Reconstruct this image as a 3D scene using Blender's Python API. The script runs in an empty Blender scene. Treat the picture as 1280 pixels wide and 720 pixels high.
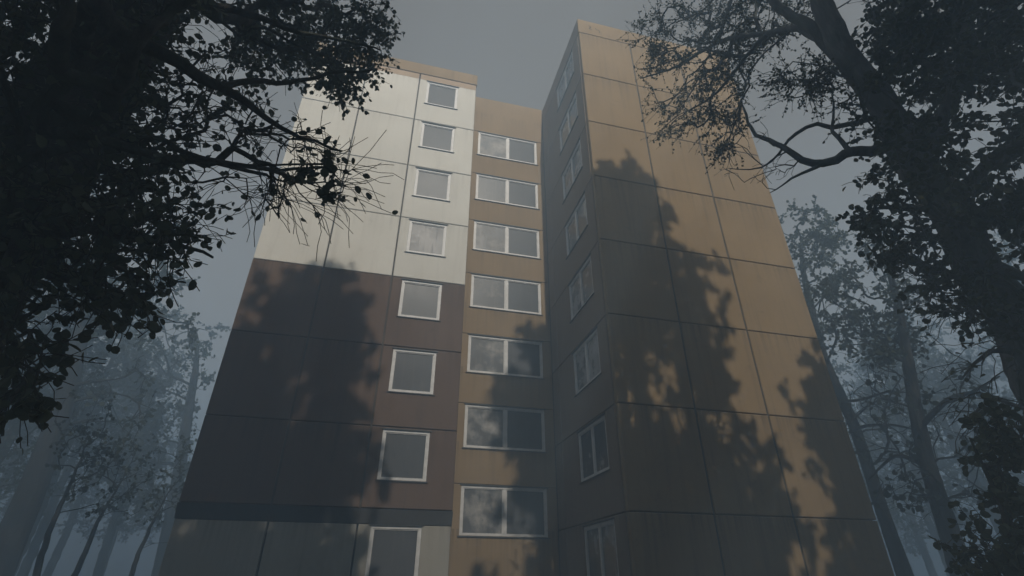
import bpy, math, random
import numpy as np
from mathutils import Vector

rng = np.random.default_rng(7)
random.seed(7)
scene = bpy.context.scene
col = scene.collection

# ------------------------------------------------------------------ camera
F_PX, PITCH, ROLL, YAW = 643.2169, .5269, .0025, .2463
CAM = np.array([-6.2393, -12.8468, 1.139])
_cy, _sy = math.cos(YAW), math.sin(YAW)
FW = np.array([_sy * math.cos(PITCH), _cy * math.cos(PITCH), math.sin(PITCH)])
RT = np.array([_cy, -_sy, 0.])
UP = np.cross(RT, FW)
_c, _s = math.cos(ROLL), math.sin(ROLL)
RT, UP = _c * RT + _s * UP, -_s * RT + _c * UP


def direction(px, py):
    return FW + RT * (px - 640) / F_PX + UP * (360 - py) / F_PX


def at(px, py, hd):
    """a point seen in a direction at horizontal distance hd from the viewer"""
    d = direction(px, py)
    return CAM + d * (hd / math.hypot(d[0], d[1]))


def at_dist(px, py, r):
    d = direction(px, py)
    return CAM + d * (r / np.linalg.norm(d))


cam = bpy.data.cameras.new('camera')
cam.sensor_width = 36
cam.lens = F_PX / 1280 * 36
cam.clip_end = 2000
cam.clip_start = .05
camo = bpy.data.objects.new('camera', cam)
col.objects.link(camo)
from mathutils import Matrix
M = Matrix(((RT[0], UP[0], -FW[0], CAM[0]), (RT[1], UP[1], -FW[1], CAM[1]), (RT[2], UP[2], -FW[2], CAM[2]), (0, 0, 0, 1)))
camo.matrix_world = M
scene.camera = camo

# ------------------------------------------------------------------ light
ELEV = math.radians(35)
SUNX = -.03
sd = Vector((SUNX, math.cos(ELEV), -math.sin(ELEV))).normalized()
SUN = np.array(sd)
sl = bpy.data.lights.new('sun', 'SUN')
sl.energy = 5.0
sl.angle = math.radians(.6)
sl.color = (1, .90, .765)
so = bpy.data.objects.new('sun', sl)
so.rotation_euler = sd.to_track_quat('-Z', 'Y').to_euler()
so.location = (0, -60, 60)
col.objects.link(so)
w = bpy.data.worlds.new('World')
scene.world = w
w.use_nodes = True
nt = w.node_tree
nt.nodes.clear()
sky = nt.nodes.new('ShaderNodeTexSky')
sky.sky_type = 'NISHITA'
sky.sun_disc = False
sky.sun_elevation = ELEV
sky.sun_rotation = math.radians(180)
sky.air_density = 1.0
sky.dust_density = 1.0
sky.ozone_density = 1.0
hs = nt.nodes.new('ShaderNodeHueSaturation')
hs.inputs['Saturation'].default_value = .05
bg = nt.nodes.new('ShaderNodeBackground')
bg.inputs[1].default_value = .108
wo = nt.nodes.new('ShaderNodeOutputWorld')
nt.links.new(sky.outputs[0], hs.inputs['Color'])
tint = nt.nodes.new('ShaderNodeMix')
tint.data_type = 'RGBA'
tint.blend_type = 'MULTIPLY'
tint.inputs['Factor'].default_value = 1
tint.inputs[7].default_value = (1, .84, .68, 1)
nt.links.new(hs.outputs[0], tint.inputs[6])
nt.links.new(tint.outputs[2], bg.inputs[0])
nt.links.new(bg.outputs[0], wo.inputs[0])
vs = scene.view_settings
vs.view_transform = 'Standard'
vs.look = 'None'
vs.gamma = 1
vs.use_curve_mapping = False
vs.exposure = .28
scene.render.engine = 'CYCLES'
cy = scene.cycles
cy.use_denoising = True
cy.max_bounces = 7
cy.diffuse_bounces = 2
cy.glossy_bounces = 3
cy.transmission_bounces = 2
cy.volume_bounces = 4
cy.transparent_max_bounces = 4
cy.sample_clamp_indirect = 4


# ------------------------------------------------------------------ helpers
class MB:
    def __init__(self):
        self.v, self.f, self.mi = [], [], []

    def add(self, vs, fs):
        b = len(self.v)
        self.v += [tuple(map(float, p)) for p in vs]
        self.f += [tuple(b + i for i in f) for f in fs]

    def box(self, x0, x1, y0, y1, z0, z1):
        self.add([(x0, y0, z0), (x1, y0, z0), (x1, y1, z0), (x0, y1, z0), (x0, y0, z1), (x1, y0, z1), (x1, y1, z1), (x0, y1, z1)],
                 [(0, 3, 2, 1), (4, 5, 6, 7), (0, 1, 5, 4), (1, 2, 6, 5), (2, 3, 7, 6), (3, 0, 4, 7)])


def W(o):
    return Vector(o.get('_w', (0, 0, 0)))


WLOC = {}


def link(o, parent, loc):
    """loc is a world position"""
    col.objects.link(o)
    loc = Vector(loc)
    if parent is not None:
        o.parent = parent
        o.location = loc - WLOC[parent.name]
    else:
        o.location = loc
    WLOC[o.name] = loc
    return o


def obj(name, mb, mat, parent=None, loc=(0, 0, 0), smooth=False):
    me = bpy.data.meshes.new(name)
    me.from_pydata(mb.v, [], mb.f)
    me.materials.append(mat)
    if smooth:
        me.polygons.foreach_set('use_smooth', [True] * len(me.polygons))
    me.update()
    return link(bpy.data.objects.new(name, me), parent, loc)


def np_obj(name, verts, faces_flat, nper, mat, parent=None, loc=(0, 0, 0), smooth=False, tone=None):
    me = bpy.data.meshes.new(name)
    nv = len(verts)
    nf = len(faces_flat) // nper
    me.vertices.add(nv)
    me.vertices.foreach_set('co', np.ascontiguousarray(verts, dtype=np.float32).ravel())
    me.loops.add(len(faces_flat))
    me.loops.foreach_set('vertex_index', np.ascontiguousarray(faces_flat, dtype=np.int32))
    me.polygons.add(nf)
    me.polygons.foreach_set('loop_start', np.arange(0, nf * nper, nper, dtype=np.int32))
    if tone is not None:
        a = me.attributes.new('tone', 'FLOAT', 'FACE')
        a.data.foreach_set('value', np.ascontiguousarray(tone, dtype=np.float32))
    me.update(calc_edges=True)
    me.validate()
    if smooth:
        me.polygons.foreach_set('use_smooth', [True] * nf)
    me.materials.append(mat)
    return link(bpy.data.objects.new(name, me), parent, loc)


def empty(name, loc, label, cat, group=None):
    o = bpy.data.objects.new(name, None)
    o.empty_display_size = .5
    link(o, None, loc)
    o['label'] = label
    o['category'] = cat
    if group:
        o['group'] = group
    return o


def copy_thing(root, loc, rz, sc, label, group):
    r = root.copy()
    col.objects.link(r)
    r.location = loc
    r.rotation_euler = (0, 0, rz)
    r.scale = sc
    r['label'] = label
    r['group'] = group
    for ch in root.children:
        c = ch.copy()
        col.objects.link(c)
        c.parent = r
    return r


# ------------------------------------------------------------------ materials
def newmat(name):
    m = bpy.data.materials.new(name)
    m.use_nodes = True
    n = m.node_tree
    n.nodes.clear()
    out = n.nodes.new('ShaderNodeOutputMaterial')
    p = n.nodes.new('ShaderNodeBsdfPrincipled')
    n.links.new(p.outputs[0], out.inputs[0])
    return m, n, p


def noise(n, vec, scale, detail=4, rough=.55):
    t = n.nodes.new('ShaderNodeTexNoise')
    t.inputs['Scale'].default_value = scale
    t.inputs['Detail'].default_value = detail
    t.inputs['Roughness'].default_value = rough
    n.links.new(vec, t.inputs['Vector'])
    return t.outputs['Fac']


def mapping(n, vec, scale, loc=(0, 0, 0)):
    t = n.nodes.new('ShaderNodeMapping')
    t.inputs['Scale'].default_value = scale
    t.inputs['Location'].default_value = loc
    n.links.new(vec, t.inputs['Vector'])
    return t.outputs[0]


def rng_map(n, val, a, b, c=0, d=1):
    t = n.nodes.new('ShaderNodeMapRange')
    t.inputs[1].default_value = a
    t.inputs[2].default_value = b
    t.inputs[3].default_value = c
    t.inputs[4].default_value = d
    n.links.new(val, t.inputs[0])
    return t.outputs[0]


def mixc(n, fac, a, b, mode='MIX'):
    t = n.nodes.new('ShaderNodeMix')
    t.data_type = 'RGBA'
    t.blend_type = mode
    for sock, x in ((t.inputs['Factor'], fac), (t.inputs[6], a), (t.inputs[7], b)):
        if isinstance(x, (int, float)):
            sock.default_value = x
        elif isinstance(x, tuple):
            sock.default_value = (*x, 1)
        else:
            n.links.new(x, sock)
    return t.outputs[2]


def math_n(n, op, a, b):
    t = n.nodes.new('ShaderNodeMath')
    t.operation = op
    for sock, x in ((t.inputs[0], a), (t.inputs[1], b)):
        if isinstance(x, (int, float)):
            sock.default_value = x
        else:
            n.links.new(x, sock)
    return t.outputs[0]


def geo_pos(n):
    return n.nodes.new('ShaderNodeNewGeometry').outputs['Position']


def concrete(name, base, dark, stain, amount=1.0):
    m, n, p = newmat(name)
    pos = geo_pos(n)
    at_ = n.nodes.new('ShaderNodeAttribute')
    at_.attribute_name = 'tone'
    c = mixc(n, rng_map(n, noise(n, pos, .55, 5), .35, .7), base, dark)
    fine = noise(n, pos, 6, 6, .7)
    c = mixc(n, rng_map(n, fine, .3, .75, 0, .35 * amount), c, tuple(x * .72 for x in base))
    streak = noise(n, mapping(n, pos, (5.0, 5.0, .28)), 1.0, 5, .6)
    c = mixc(n, rng_map(n, streak, .52, .78, 0, .55 * amount), c, stain)
    blot = noise(n, mapping(n, pos, (1, 1, 1.3), (7, 3, 1)), 1.9, 6, .72)
    c = mixc(n, rng_map(n, blot, .6, .8, 0, .6 * amount), c, tuple(x * .8 for x in stain))
    v = n.nodes.new('ShaderNodeTexVoronoi')
    v.inputs['Scale'].default_value = 3.3
    n.links.new(pos, v.inputs['Vector'])
    spot = rng_map(n, v.outputs['Distance'], .03, .07, .5 * amount, 0)
    c = mixc(n, spot, c, tuple(x * .6 for x in stain))
    # runs of dirt washed down from each horizontal joint
    sx = n.nodes.new('ShaderNodeSeparateXYZ')
    n.links.new(pos, sx.inputs[0])
    fr_ = math_n(n, 'FRACT', math_n(n, 'DIVIDE', math_n(n, 'ADD', sx.outputs[2], .02), 2.8), 0)
    run = noise(n, mapping(n, pos, (7.5, 7.5, .12), (3, 9, 4)), 1.0, 4, .6)
    wet = math_n(n, 'MULTIPLY', math_n(n, 'POWER', fr_, 5.0), rng_map(n, run, .45, .68, 0, .8 * amount))
    c = mixc(n, wet, c, tuple(x * .85 for x in stain))
    c = mixc(n, at_.outputs['Fac'], c, tuple(x * .78 for x in base))
    n.links.new(c, p.inputs['Base Color'])
    p.inputs['Roughness'].default_value = .9
    p.inputs['Specular IOR Level'].default_value = .2
    b = n.nodes.new('ShaderNodeBump')
    b.inputs['Strength'].default_value = .25
    b.inputs['Distance'].default_value = .02
    n.links.new(noise(n, pos, 14, 6, .7), b.inputs['Height'])
    n.links.new(b.outputs[0], p.inputs['Normal'])
    return m


M_TAN = concrete('tan_concrete', (.352, .256, .148), (.272, .195, .112), (0.165, 0.125, 0.082), 1.35)
M_WHITE = concrete('white_concrete', (.75, .732, .668), (.66, .64, .58), (.42, .40, .355), .68)
M_LOWWHITE = concrete('dull_white_concrete', (.44, .42, .37), (.36, .345, .30), (.24, .225, .195), 1.2)  # darker white for the ground floor panels
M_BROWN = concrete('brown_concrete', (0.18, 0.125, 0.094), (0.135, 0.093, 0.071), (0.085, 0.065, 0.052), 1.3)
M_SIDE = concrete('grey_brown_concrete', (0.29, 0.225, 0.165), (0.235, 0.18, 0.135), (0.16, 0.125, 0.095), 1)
M_PEACH = concrete('peach_concrete', (0.48, 0.36, 0.25), (0.41, 0.31, 0.215), (0.3, 0.225, 0.165), 0.8)
M_SLATE = concrete('slate_concrete', (.10, .10, .10), (.08, .08, .08), (.06, .06, .06))


def plain(name, c, rough=.7, var=.25, scale=8):
    m, n, p = newmat(name)
    pos = geo_pos(n)
    n.links.new(mixc(n, rng_map(n, noise(n, pos, scale, 5), .35, .7), c, tuple(x * (1 - var) for x in c)), p.inputs['Base Color'])
    p.inputs['Roughness'].default_value = rough
    return m


M_SEAL = plain('joint_seal', (.10, .088, .072), .9, .5, 3)
M_FRAME = plain('white_window_paint', (.73, .73, .72), .5, .2, 5)
M_SILL = plain('dark_zinc', (.07, .075, .08), .6)
M_ROOF = plain('roofing_felt', (.06, .06, .06), .9)


def glass_mat(name, dirt, spec=.22, rough=.3, film=(.23, .224, .217)):
    m, n, p = newmat(name)
    tc = n.nodes.new('ShaderNodeTexCoord')
    oi = n.nodes.new('ShaderNodeObjectInfo')
    off = n.nodes.new('ShaderNodeVectorMath')
    off.operation = 'ADD'
    sc_ = n.nodes.new('ShaderNodeCombineXYZ')
    r50 = math_n(n, 'MULTIPLY', oi.outputs['Random'], 53.)
    for i in range(3):
        n.links.new(r50, sc_.inputs[i])
    n.links.new(tc.outputs['Object'], off.inputs[0])
    n.links.new(sc_.outputs[0], off.inputs[1])
    v = off.outputs[0]
    big = noise(n, v, 1.5, 6, .6)
    lo = math_n(n, 'SUBTRACT', .62, math_n(n, 'MULTIPLY', oi.outputs['Random'], .22))
    d1 = rng_map(n, math_n(n, 'SUBTRACT', big, lo), -.05, .22, .12, .8 * dirt)
    spots = rng_map(n, noise(n, mapping(n, v, (1, 1, .7)), 6, 4, .6), .60, .70, 0, .75)
    fac = math_n(n, 'MULTIPLY', d1, math_n(n, 'SUBTRACT', 1, spots))
    drip = noise(n, mapping(n, v, (9, 9, .5)), 1, 3)
    fac = math_n(n, 'ADD', fac, rng_map(n, drip, .55, .75, 0, .14))
    c = mixc(n, fac, (.085, .092, .10), film)
    n.links.new(c, p.inputs['Base Color'])
    n.links.new(rng_map(n, fac, .1, .7, rough, .6), p.inputs['Roughness'])
    p.inputs['IOR'].default_value = 1.52
    p.inputs['Specular IOR Level'].default_value = spec
    return m


M_GLASS = glass_mat('grimy_window_glass', .26, .15)
M_GLASS_DIRTY = glass_mat('mouldy_window_glass', 1.4, film=(.42, .41, .39))
M_GLASS_SKY = glass_mat('sky_toned_window_glass', 1.2, .8, .08, (.46, .465, .48))  # pale film stands in for the sky mirrored in the side panes
M_PAINTMARK = plain('black_spray_paint', (.03, .025, .02), .8)


# ------------------------------------------------------------------ the building
GROUND = -.46
H = 2.8
YL, YD = 4.168, 5.427
XL0, XLA, XLB, XL1 = -11.452, -9.033, -6.583, -3.802
XR0, XRA, XRB, XR1 = 0., 2.455, 4.889, 7.664
BACK = 15.0
TOP = 8 * H
T = .16          # panel thickness


class Front:
    """maps (u, v, w) on a facade, w outward, to the world"""

    def __init__(self, o, u):
        self.o, self.u = np.array(o, float), np.array(u, float)
        self.n = np.cross(self.u, np.array([0, 0, 1.]))

    def __call__(self, u, v, w):
        return self.o + self.u * u + np.array([0, 0, v]) + self.n * w


class Panels:
    def __init__(self):
        self.v, self.f, self.t = [], [], []

    def quad(self, pts, tone):
        b = len(self.v)
        self.v += [tuple(p) for p in pts]
        self.f.append((b, b + 1, b + 2, b + 3))
        self.t.append(tone)

    def panel(self, fr, u0, u1, v0, v1, hole=None, gu=.027, gv=.014, c=.018, reveal=.14, tone=None, slope=None):
        tone = rng.uniform(0, .4) if tone is None else tone
        u0 += gu; u1 -= gu; v0 += gv; v1 -= gv
        A = [(u0, v0), (u1, v0), (u1, v1), (u0, v1)]
        Bc = [(u0 + c, v0 + c), (u1 - c, v0 + c), (u1 - c, v1 - c), (u0 + c, v1 - c)]
        for i in range(4):
            j = (i + 1) % 4
            self.quad([fr(*A[i], -T), fr(*A[j], -T), fr(*A[j], -c), fr(*A[i], -c)], tone)
            self.quad([fr(*A[i], -c), fr(*A[j], -c), fr(*Bc[j], 0), fr(*Bc[i], 0)], tone)
        if hole is None:
            self.quad([fr(*p, 0) for p in Bc], tone)
        else:
            a0, a1, b0, b1 = hole
            b1 = min(b1, v1 - c - .001)
            Hh = [(a0, b0), (a1, b0), (a1, b1), (a0, b1)]
            for i in range(4):
                j = (i + 1) % 4
                self.quad([fr(*Bc[i], 0), fr(*Bc[j], 0), fr(*Hh[j], 0), fr(*Hh[i], 0)], tone)
                self.quad([fr(*Hh[i], 0), fr(*Hh[j], 0), fr(*Hh[j], -reveal), fr(*Hh[i], -reveal)], tone)

    def build(self, name, mat, parent):
        return np_obj(name, np.array(self.v), np.array(self.f).ravel(), 4, mat, parent, tone=np.array(self.t))


bld = empty('apartment_building', (-2, 8, GROUND),
            'tall prefabricated concrete apartment block with white, brown and tan panels and a recessed stairwell', 'building')
FL = Front((0, YL, 0), (1, 0, 0))
FR = Front((0, 0, 0), (1, 0, 0))
FC = Front((0, YD, 0), (1, 0, 0))
FS = Front((0, 0, 0), (0, -1, 0))          # side of the right wing, normal -x ; u = -y

WU0, WU1 = -6.20, -4.70                    # left wing window
WT, WB = -.085, -1.62                       # top and bottom below the storey joint
RZ0, RH = 4.175, 2.803                       # stairwell storeys
CU0, CU1 = -3.395, -.365
SU0, SU1 = -3.10, -.86                      # side window in u = -y

white, brown, tan, side, recess, lowwhite = Panels(), Panels(), Panels(), Panels(), Panels(), Panels()
for k in range(1, 9):
    z0, z1 = (k - 1) * H, k * H
    if k == 1:
        z0 = GROUND + .25
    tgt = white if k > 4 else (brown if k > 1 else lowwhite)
    fr = FL if k > 1 else Front((0, YL + .13, 0), (1, 0, 0))
    zz0 = z0 + .36 if k == 2 else z0
    for a, b in ((XL0, XLA), (XLA, XLB), (XLB, XL1)):
        hole = (WU0, WU1, k * H + WB, k * H + WT) if a == XLB else None
        tgt.panel(fr, a, b, zz0, z1 - (.05 if k == 1 else 0), hole)
    for a, b in ((XR0, XRA), (XRA, XRB), (XRB, XR1)):
        tan.panel(FR, a, b, z0, z1)
    # side of the right wing
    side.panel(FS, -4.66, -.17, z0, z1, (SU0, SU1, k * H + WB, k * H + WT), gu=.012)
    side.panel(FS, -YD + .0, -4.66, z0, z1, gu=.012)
# parapets
tanpar = Panels()
for a, b in ((XR0, XRA), (XRA, XR1)):
    tan.panel(FR, a, b, TOP, 23.385, gu=.004 if True else 0)
side.panel(FS, -YD, -.17, TOP, 23.385, gu=.012)
peach = Panels()
for a, b in ((XL0, XLB), (XLB, XL1)):
    peach.panel(FL, a, b, TOP - .04, 22.75, gv=.002)
parap = Panels()
parap.panel(Front((0, YL - .035, 0), (1, 0, 0)), XL0 - .02, XL1 + .02, 22.752, 23.47, gu=.001, gv=.001)
# stairwell
for j in range(-1, 7):
    z1 = RZ0 + RH * j
    z0 = z1 - RH if j >= 0 else GROUND + .2
    recess.panel(FC, XL1 + .004, XR0 - .004, z0, z1, (CU0, CU1, z1 - 1.585, z1 - .035) if j >= 0 else None, gu=.002, gv=.006)
recess.panel(FC, XL1 + .004, XR0 - .004, RZ0 + RH * 6, 23.495, gu=.002, gv=.006)
parap.build('parapet', M_TAN, bld)
white.build('white_upper_wall', M_WHITE, bld)
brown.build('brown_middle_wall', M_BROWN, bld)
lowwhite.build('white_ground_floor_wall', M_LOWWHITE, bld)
tan.build('tan_wall', M_TAN, bld)
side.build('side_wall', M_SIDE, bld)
recess.build('stairwell_wall', M_TAN, bld)
peach.build('cornice_strip', M_PEACH, bld)
# sloped band under the brown storeys
mb = MB()
z0, z1 = H - .045, H + .345
for a, b in ((XL0, XLB), (XLB, XL1)):
    a += .004; b -= .004
    mb.add([(a, YL + .13, z0), (b, YL + .13, z0), (b, YL - .012, z1), (a, YL - .012, z1), (a, YL + T, z0), (b, YL + T, z0), (b, YL + T, z1), (a, YL + T, z1)],
           [(0, 1, 2, 3), (1, 5, 6, 2), (4, 0, 3, 7), (3, 2, 6, 7), (5, 4, 7, 6), (0, 4, 5, 1)])
obj('sloped_band', mb, M_SLATE, bld)
# corner edge strip of the front panels on the side of the right wing
mb = MB()
mb.box(.012, .10, .004 + T, .168, GROUND + .2, 23.38)
# cores, returns and roofs
core = MB()
core.box(XL0 + .02, XL1 - .001, YL + T + .001, BACK, H - .03, 23.3)
core.box(XL0 + .02, XL1 - .001, YL + T + .131, BACK, GROUND - .3, H - .03)
core.box(XL1, XR0 + T, YD + T + .001, BACK - .5, GROUND - .3, 23.35)
core.box(XR0 + T + .001, XR1 - .02, T + .001, BACK, GROUND - .3, 23.2)
obj('wall_core', core, M_SEAL, bld)
ret = Panels()
FLr = Front((XL1, 0, 0), (0, 1, 0))        # right return of the left wing, faces +x
FLl = Front((XL0, 0, 0), (0, -1, 0))
FRr = Front((XR1, 0, 0), (0, 1, 0))
FB = Front((0, BACK, 0), (-1, 0, 0))
for k in range(1, 9):
    z0, z1 = (k - 1) * H, k * H
    if k == 1: z0 = GROUND + .2
    ret.panel(FLr, YL + T, YD, z0, z1)
    for i in range(3):
        ret.panel(FLl, -BACK + i * 3.55, -BACK + (i + 1) * 3.55, z0, z1)
        ret.panel(FRr, T + i * 4.9, T + (i + 1) * 4.9, z0, z1)
    for i in range(7):
        ret.panel(FB, -XR1 + i * 2.73, -XR1 + (i + 1) * 2.73, z0, z1)
ret.panel(FLr, YL + T, YD, TOP, 23.47)
ret.panel(FLl, -BACK, -YL - T, TOP, 23.47)
ret.panel(FRr, T, BACK, TOP, 23.385)
ret.build('return_wall', M_TAN, bld)
mb = MB()
mb.box(XL0, XL1, YL + .1, BACK, 23.31, 23.40)
mb.box(XR0 + .1, XR1 - .03, .1, BACK, 23.21, 23.30)
obj('flat_roof', mb, M_ROOF, bld)
mb = MB()
mb.box(XL0 - .03, XL1 + .03, YL + .02, BACK + .02, GROUND - .3, GROUND + .26)
mb.box(XL1 + .031, -.04, YD - .02, YD + T - .01, GROUND - .3, GROUND + .22)
mb.box(-.03, XR1 + .03, -.03, BACK + .02, GROUND - .3, GROUND + .26)
obj('plinth', mb, M_SLATE, bld)
# joint sealing strips behind the panel gaps
seal = MB()


def strip(fr, u0, u1, v0, v1, w0=-.05, w1=-.022):
    p = [fr(u, v, w_) for w_ in (w0, w1) for (u, v) in ((u0, v0), (u1, v0), (u1, v1), (u0, v1))]
    seal.add(p, [(4, 5, 6, 7), (0, 1, 5, 4), (1, 2, 6, 5), (2, 3, 7, 6), (3, 0, 4, 7)])


for x in (XLA, XLB):
    strip(FL, x - .0265, x + .0265, H + .36, TOP)
for x in (XRA, XRB):
    strip(FR, x - .0265, x + .0265, GROUND + .3, TOP)
for k in (5, 6, 7):
    strip(FL, XL0 + .03, XLA - .03, k * H - .0135, k * H + .0135)
    strip(FL, XLA + .03, XLB - .03, k * H - .0135, k * H + .0135)
    strip(FL, XLB + .03, XL1 - .03, k * H - .0135, k * H + .0135)
obj('joint_seal', seal, M_SEAL, bld)

# two sprayed marks on the parapet of the right wing
mk = MB()


def stroke(pts, wd=.035):
    for (a, b), (c2, d) in zip(pts[:-1], pts[1:]):
        dx, dz = c2 - a, d - b
        l = math.hypot(dx, dz)
        nx, nz = -dz / l * wd / 2, dx / l * wd / 2
        ex, ez = dx / l * .008, dz / l * .008
        mk.add([(a - nx - ex, -.004, b - nz - ez), (a + nx - ex, -.004, b + nz - ez), (c2 + nx + ex, -.0045, d + nz + ez), (c2 - nx + ex, -.0045, d - nz + ez)], [(0, 3, 2, 1)])


stroke([(.52, 23.03), (.61, 23.0), (.63, 22.95), (.56, 22.89), (.53, 22.84), (.62, 22.80), (.66, 22.77)])
obj('painted_mark', mk, M_PAINTMARK, bld)
mk = MB()
stroke([(.86, 22.99), (.85, 22.90), (.93, 22.87), (1.00, 22.88), (1.03, 22.80), (1.02, 22.72), (1.06, 22.70)])
obj('painted_mark', mk, M_PAINTMARK, bld)


# windows ------------------------------------------------------------
def make_window(fr, u0, u1, v0, v1, mull, sill_out=.045, fw=.085, glass=None):
    """built about its own lower left corner"""
    o = fr(u0, v0, 0)
    loc = lambda u, v, w_: fr(u0 + u, v0 + v, w_) - o
    wu, wv = u1 - u0, v1 - v0
    mbf = MB()

    def bx(m, a0, a1, b0, b1, c0, c1):
        p = [loc(a, b, c_) for c_ in (c0, c1) for (a, b) in ((a0, b0), (a1, b0), (a1, b1), (a0, b1))]
        m.add(p, [(4, 5, 6, 7), (0, 3, 2, 1), (0, 1, 5, 4), (1, 2, 6, 5), (2, 3, 7, 6), (3, 0, 4, 7)])
    g = .004
    bx(mbf, g, fw, g, wv - g, -.10, -.02)
    bx(mbf, wu - fw, wu - g, g, wv - g, -.10, -.02)
    bx(mbf, fw + .0005, wu - fw - .0005, g, fw * .95, -.10, -.02)
    bx(mbf, fw + .0005, wu - fw - .0005, wv - fw, wv - g, -.10, -.02)
    # inner sash ledge
    s = .03
    bays = [(fw, wu - fw)]
    if mull:
        m0 = wu * .5
        bays = [(fw, m0 - .055), (m0 + .055, wu - fw)]
        bx(mbf, m0 - .0545, m0 + .0545, fw + .001, wv - fw - .001, -.10, -.025)
    for a, b in bays:
        bx(mbf, a + .001, b - .001, wv - fw - s, wv - fw - .001, -.10, -.045)
        bx(mbf, a + .001, a + s, fw, wv - fw - s - .001, -.10, -.045)
        bx(mbf, b - s, b - .001, fw, wv - fw - s - .001, -.10, -.045)
    win = obj('window', mbf, M_FRAME, bld, o)
    kids = []
    for i, (a, b) in enumerate(bays):
        m = MB()
        bx(m, a + s * .5, b - s * .5, fw * .5, wv - fw - s * .5, -.085, -.070)
        kids.append(('pane', m, glass or (M_GLASS_DIRTY if (mull and i == 0) else M_GLASS)))
    m = MB()
    p = [loc(a, b, c_) for (a, b, c_) in ((-.05, -.03, -.01), (wu + .05, -.03, -.01), (wu + .05, -.045, sill_out), (-.05, -.045, sill_out),
                                          (-.05, -.002, -.01), (wu + .05, -.002, -.01), (wu + .05, -.028, sill_out), (-.05, -.028, sill_out))]
    m.add(p, [(0, 3, 2, 1), (4, 5, 6, 7), (0, 1, 5, 4), (1, 2, 6, 5), (2, 3, 7, 6), (3, 0, 4, 7)])
    kids.append(('sill', m, M_SILL))
    m = MB()
    bx(m, -.05, wu + .05, wv - .002, wv + .028, .001, .03)
    kids.append(('lintel_shadow_bar', m, M_SILL))  # dark bar standing in for the lintel's shadow along the window head
    for nme, m, mat in kids:
        obj(nme, m, mat, win, o)
    return win


def copy_window(src, dz, dy=0):
    r = src.copy()
    col.objects.link(r)
    r.location = src.location + Vector((0, dy, dz))
    for ch in src.children:
        c = ch.copy()
        col.objects.link(c)
        c.parent = r
    return r


w0 = make_window(FL, WU0, WU1, 2 * H + WB, 2 * H + WT, False)
for k in (1, 3, 4, 5, 6, 7, 8):
    copy_window(w0, (k - 2) * H, .13 if k == 1 else 0)
w0 = make_window(FC, CU0, CU1, RZ0 - 1.585, RZ0 - .035, True)
for j in range(1, 7):
    copy_window(w0, j * RH)
w0 = make_window(FS, SU0, SU1, H + WB, H + WT, True, fw=.085, glass=M_GLASS_SKY)
for k in range(2, 9):
    copy_window(w0, (k - 1) * H)

# ------------------------------------------------------------------ ground
m, n, p = newmat('forest_floor')
pos = geo_pos(n)
c = mixc(n, rng_map(n, noise(n, pos, .35, 6), .4, .62), (.06, .05, .032), (.035, .05, .02))
c = mixc(n, rng_map(n, noise(n, pos, 9, 6, .7), .4, .7), c, (.03, .025, .016))
n.links.new(c, p.inputs['Base Color'])
p.inputs['Roughness'].default_value = 1
b = n.nodes.new('ShaderNodeBump')
b.inputs['Strength'].default_value = .6
b.inputs['Distance'].default_value = .1
n.links.new(noise(n, pos, 5, 8, .7), b.inputs['Height'])
n.links.new(b.outputs[0], p.inputs['Normal'])
M_FLOOR = m
gv, gf = [], []
GN, GS = 60, 140.
for j in range(GN + 1):
    for i in range(GN + 1):
        x, y = -GS + 2 * GS * i / GN, -GS + 2 * GS * j / GN
        r = math.hypot(x + 2, y - 2)
        z = GROUND + (.5 * math.sin(x * .09) * math.cos(y * .11) if r > 26 else 0)
        gv.append((x, y, z))
for j in range(GN):
    for i in range(GN):
        a = j * (GN + 1) + i
        gf.append((a, a + 1, a + GN + 2, a + GN + 1))
mb = MB()
mb.add(gv, gf)
g = obj('ground', mb, M_FLOOR, smooth=True)
g['kind'] = 'structure'
g['label'] = 'forest floor of dark earth, moss and litter around the building'


# ------------------------------------------------------------------ trees
def leaf_mat(name, c1, c2):
    m, n, p = newmat(name)
    at_ = n.nodes.new('ShaderNodeAttribute')
    at_.attribute_name = 'tone'
    c = mixc(n, at_.outputs['Fac'], c1, c2)
    n.links.new(c, p.inputs['Base Color'])
    p.inputs['Roughness'].default_value = .55
    p.inputs['Specular IOR Level'].default_value = .3
    tr = n.nodes.new('ShaderNodeBsdfTranslucent')
    n.links.new(c, tr.inputs['Color'])
    mx = n.nodes.new('ShaderNodeMixShader')
    mx.inputs[0].default_value = .35
    out = [q for q in n.nodes if q.type == 'OUTPUT_MATERIAL'][0]
    n.links.new(p.outputs[0], mx.inputs[1])
    n.links.new(tr.outputs[0], mx.inputs[2])
    n.links.new(mx.outputs[0], out.inputs[0])
    return m


def bark_mat(name, c1, c2, moss):
    m, n, p = newmat(name)
    tc = n.nodes.new('ShaderNodeTexCoord')
    pos = tc.outputs['Object']
    st = noise(n, mapping(n, pos, (9, 9, 1.6)), 1.0, 7, .65)
    c = mixc(n, rng_map(n, st, .35, .65), c2, c1)
    c = mixc(n, rng_map(n, noise(n, pos, 1.2, 6, .65), .48, .62, 0, .85), c, moss)
    n.links.new(c, p.inputs['Base Color'])
    p.inputs['Roughness'].default_value = .95
    p.inputs['Specular IOR Level'].default_value = .1
    b = n.nodes.new('ShaderNodeBump')
    b.inputs['Strength'].default_value = 1
    b.inputs['Distance'].default_value = .06
    n.links.new(st, b.inputs['Height'])
    n.links.new(b.outputs[0], p.inputs['Normal'])
    return m


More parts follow.
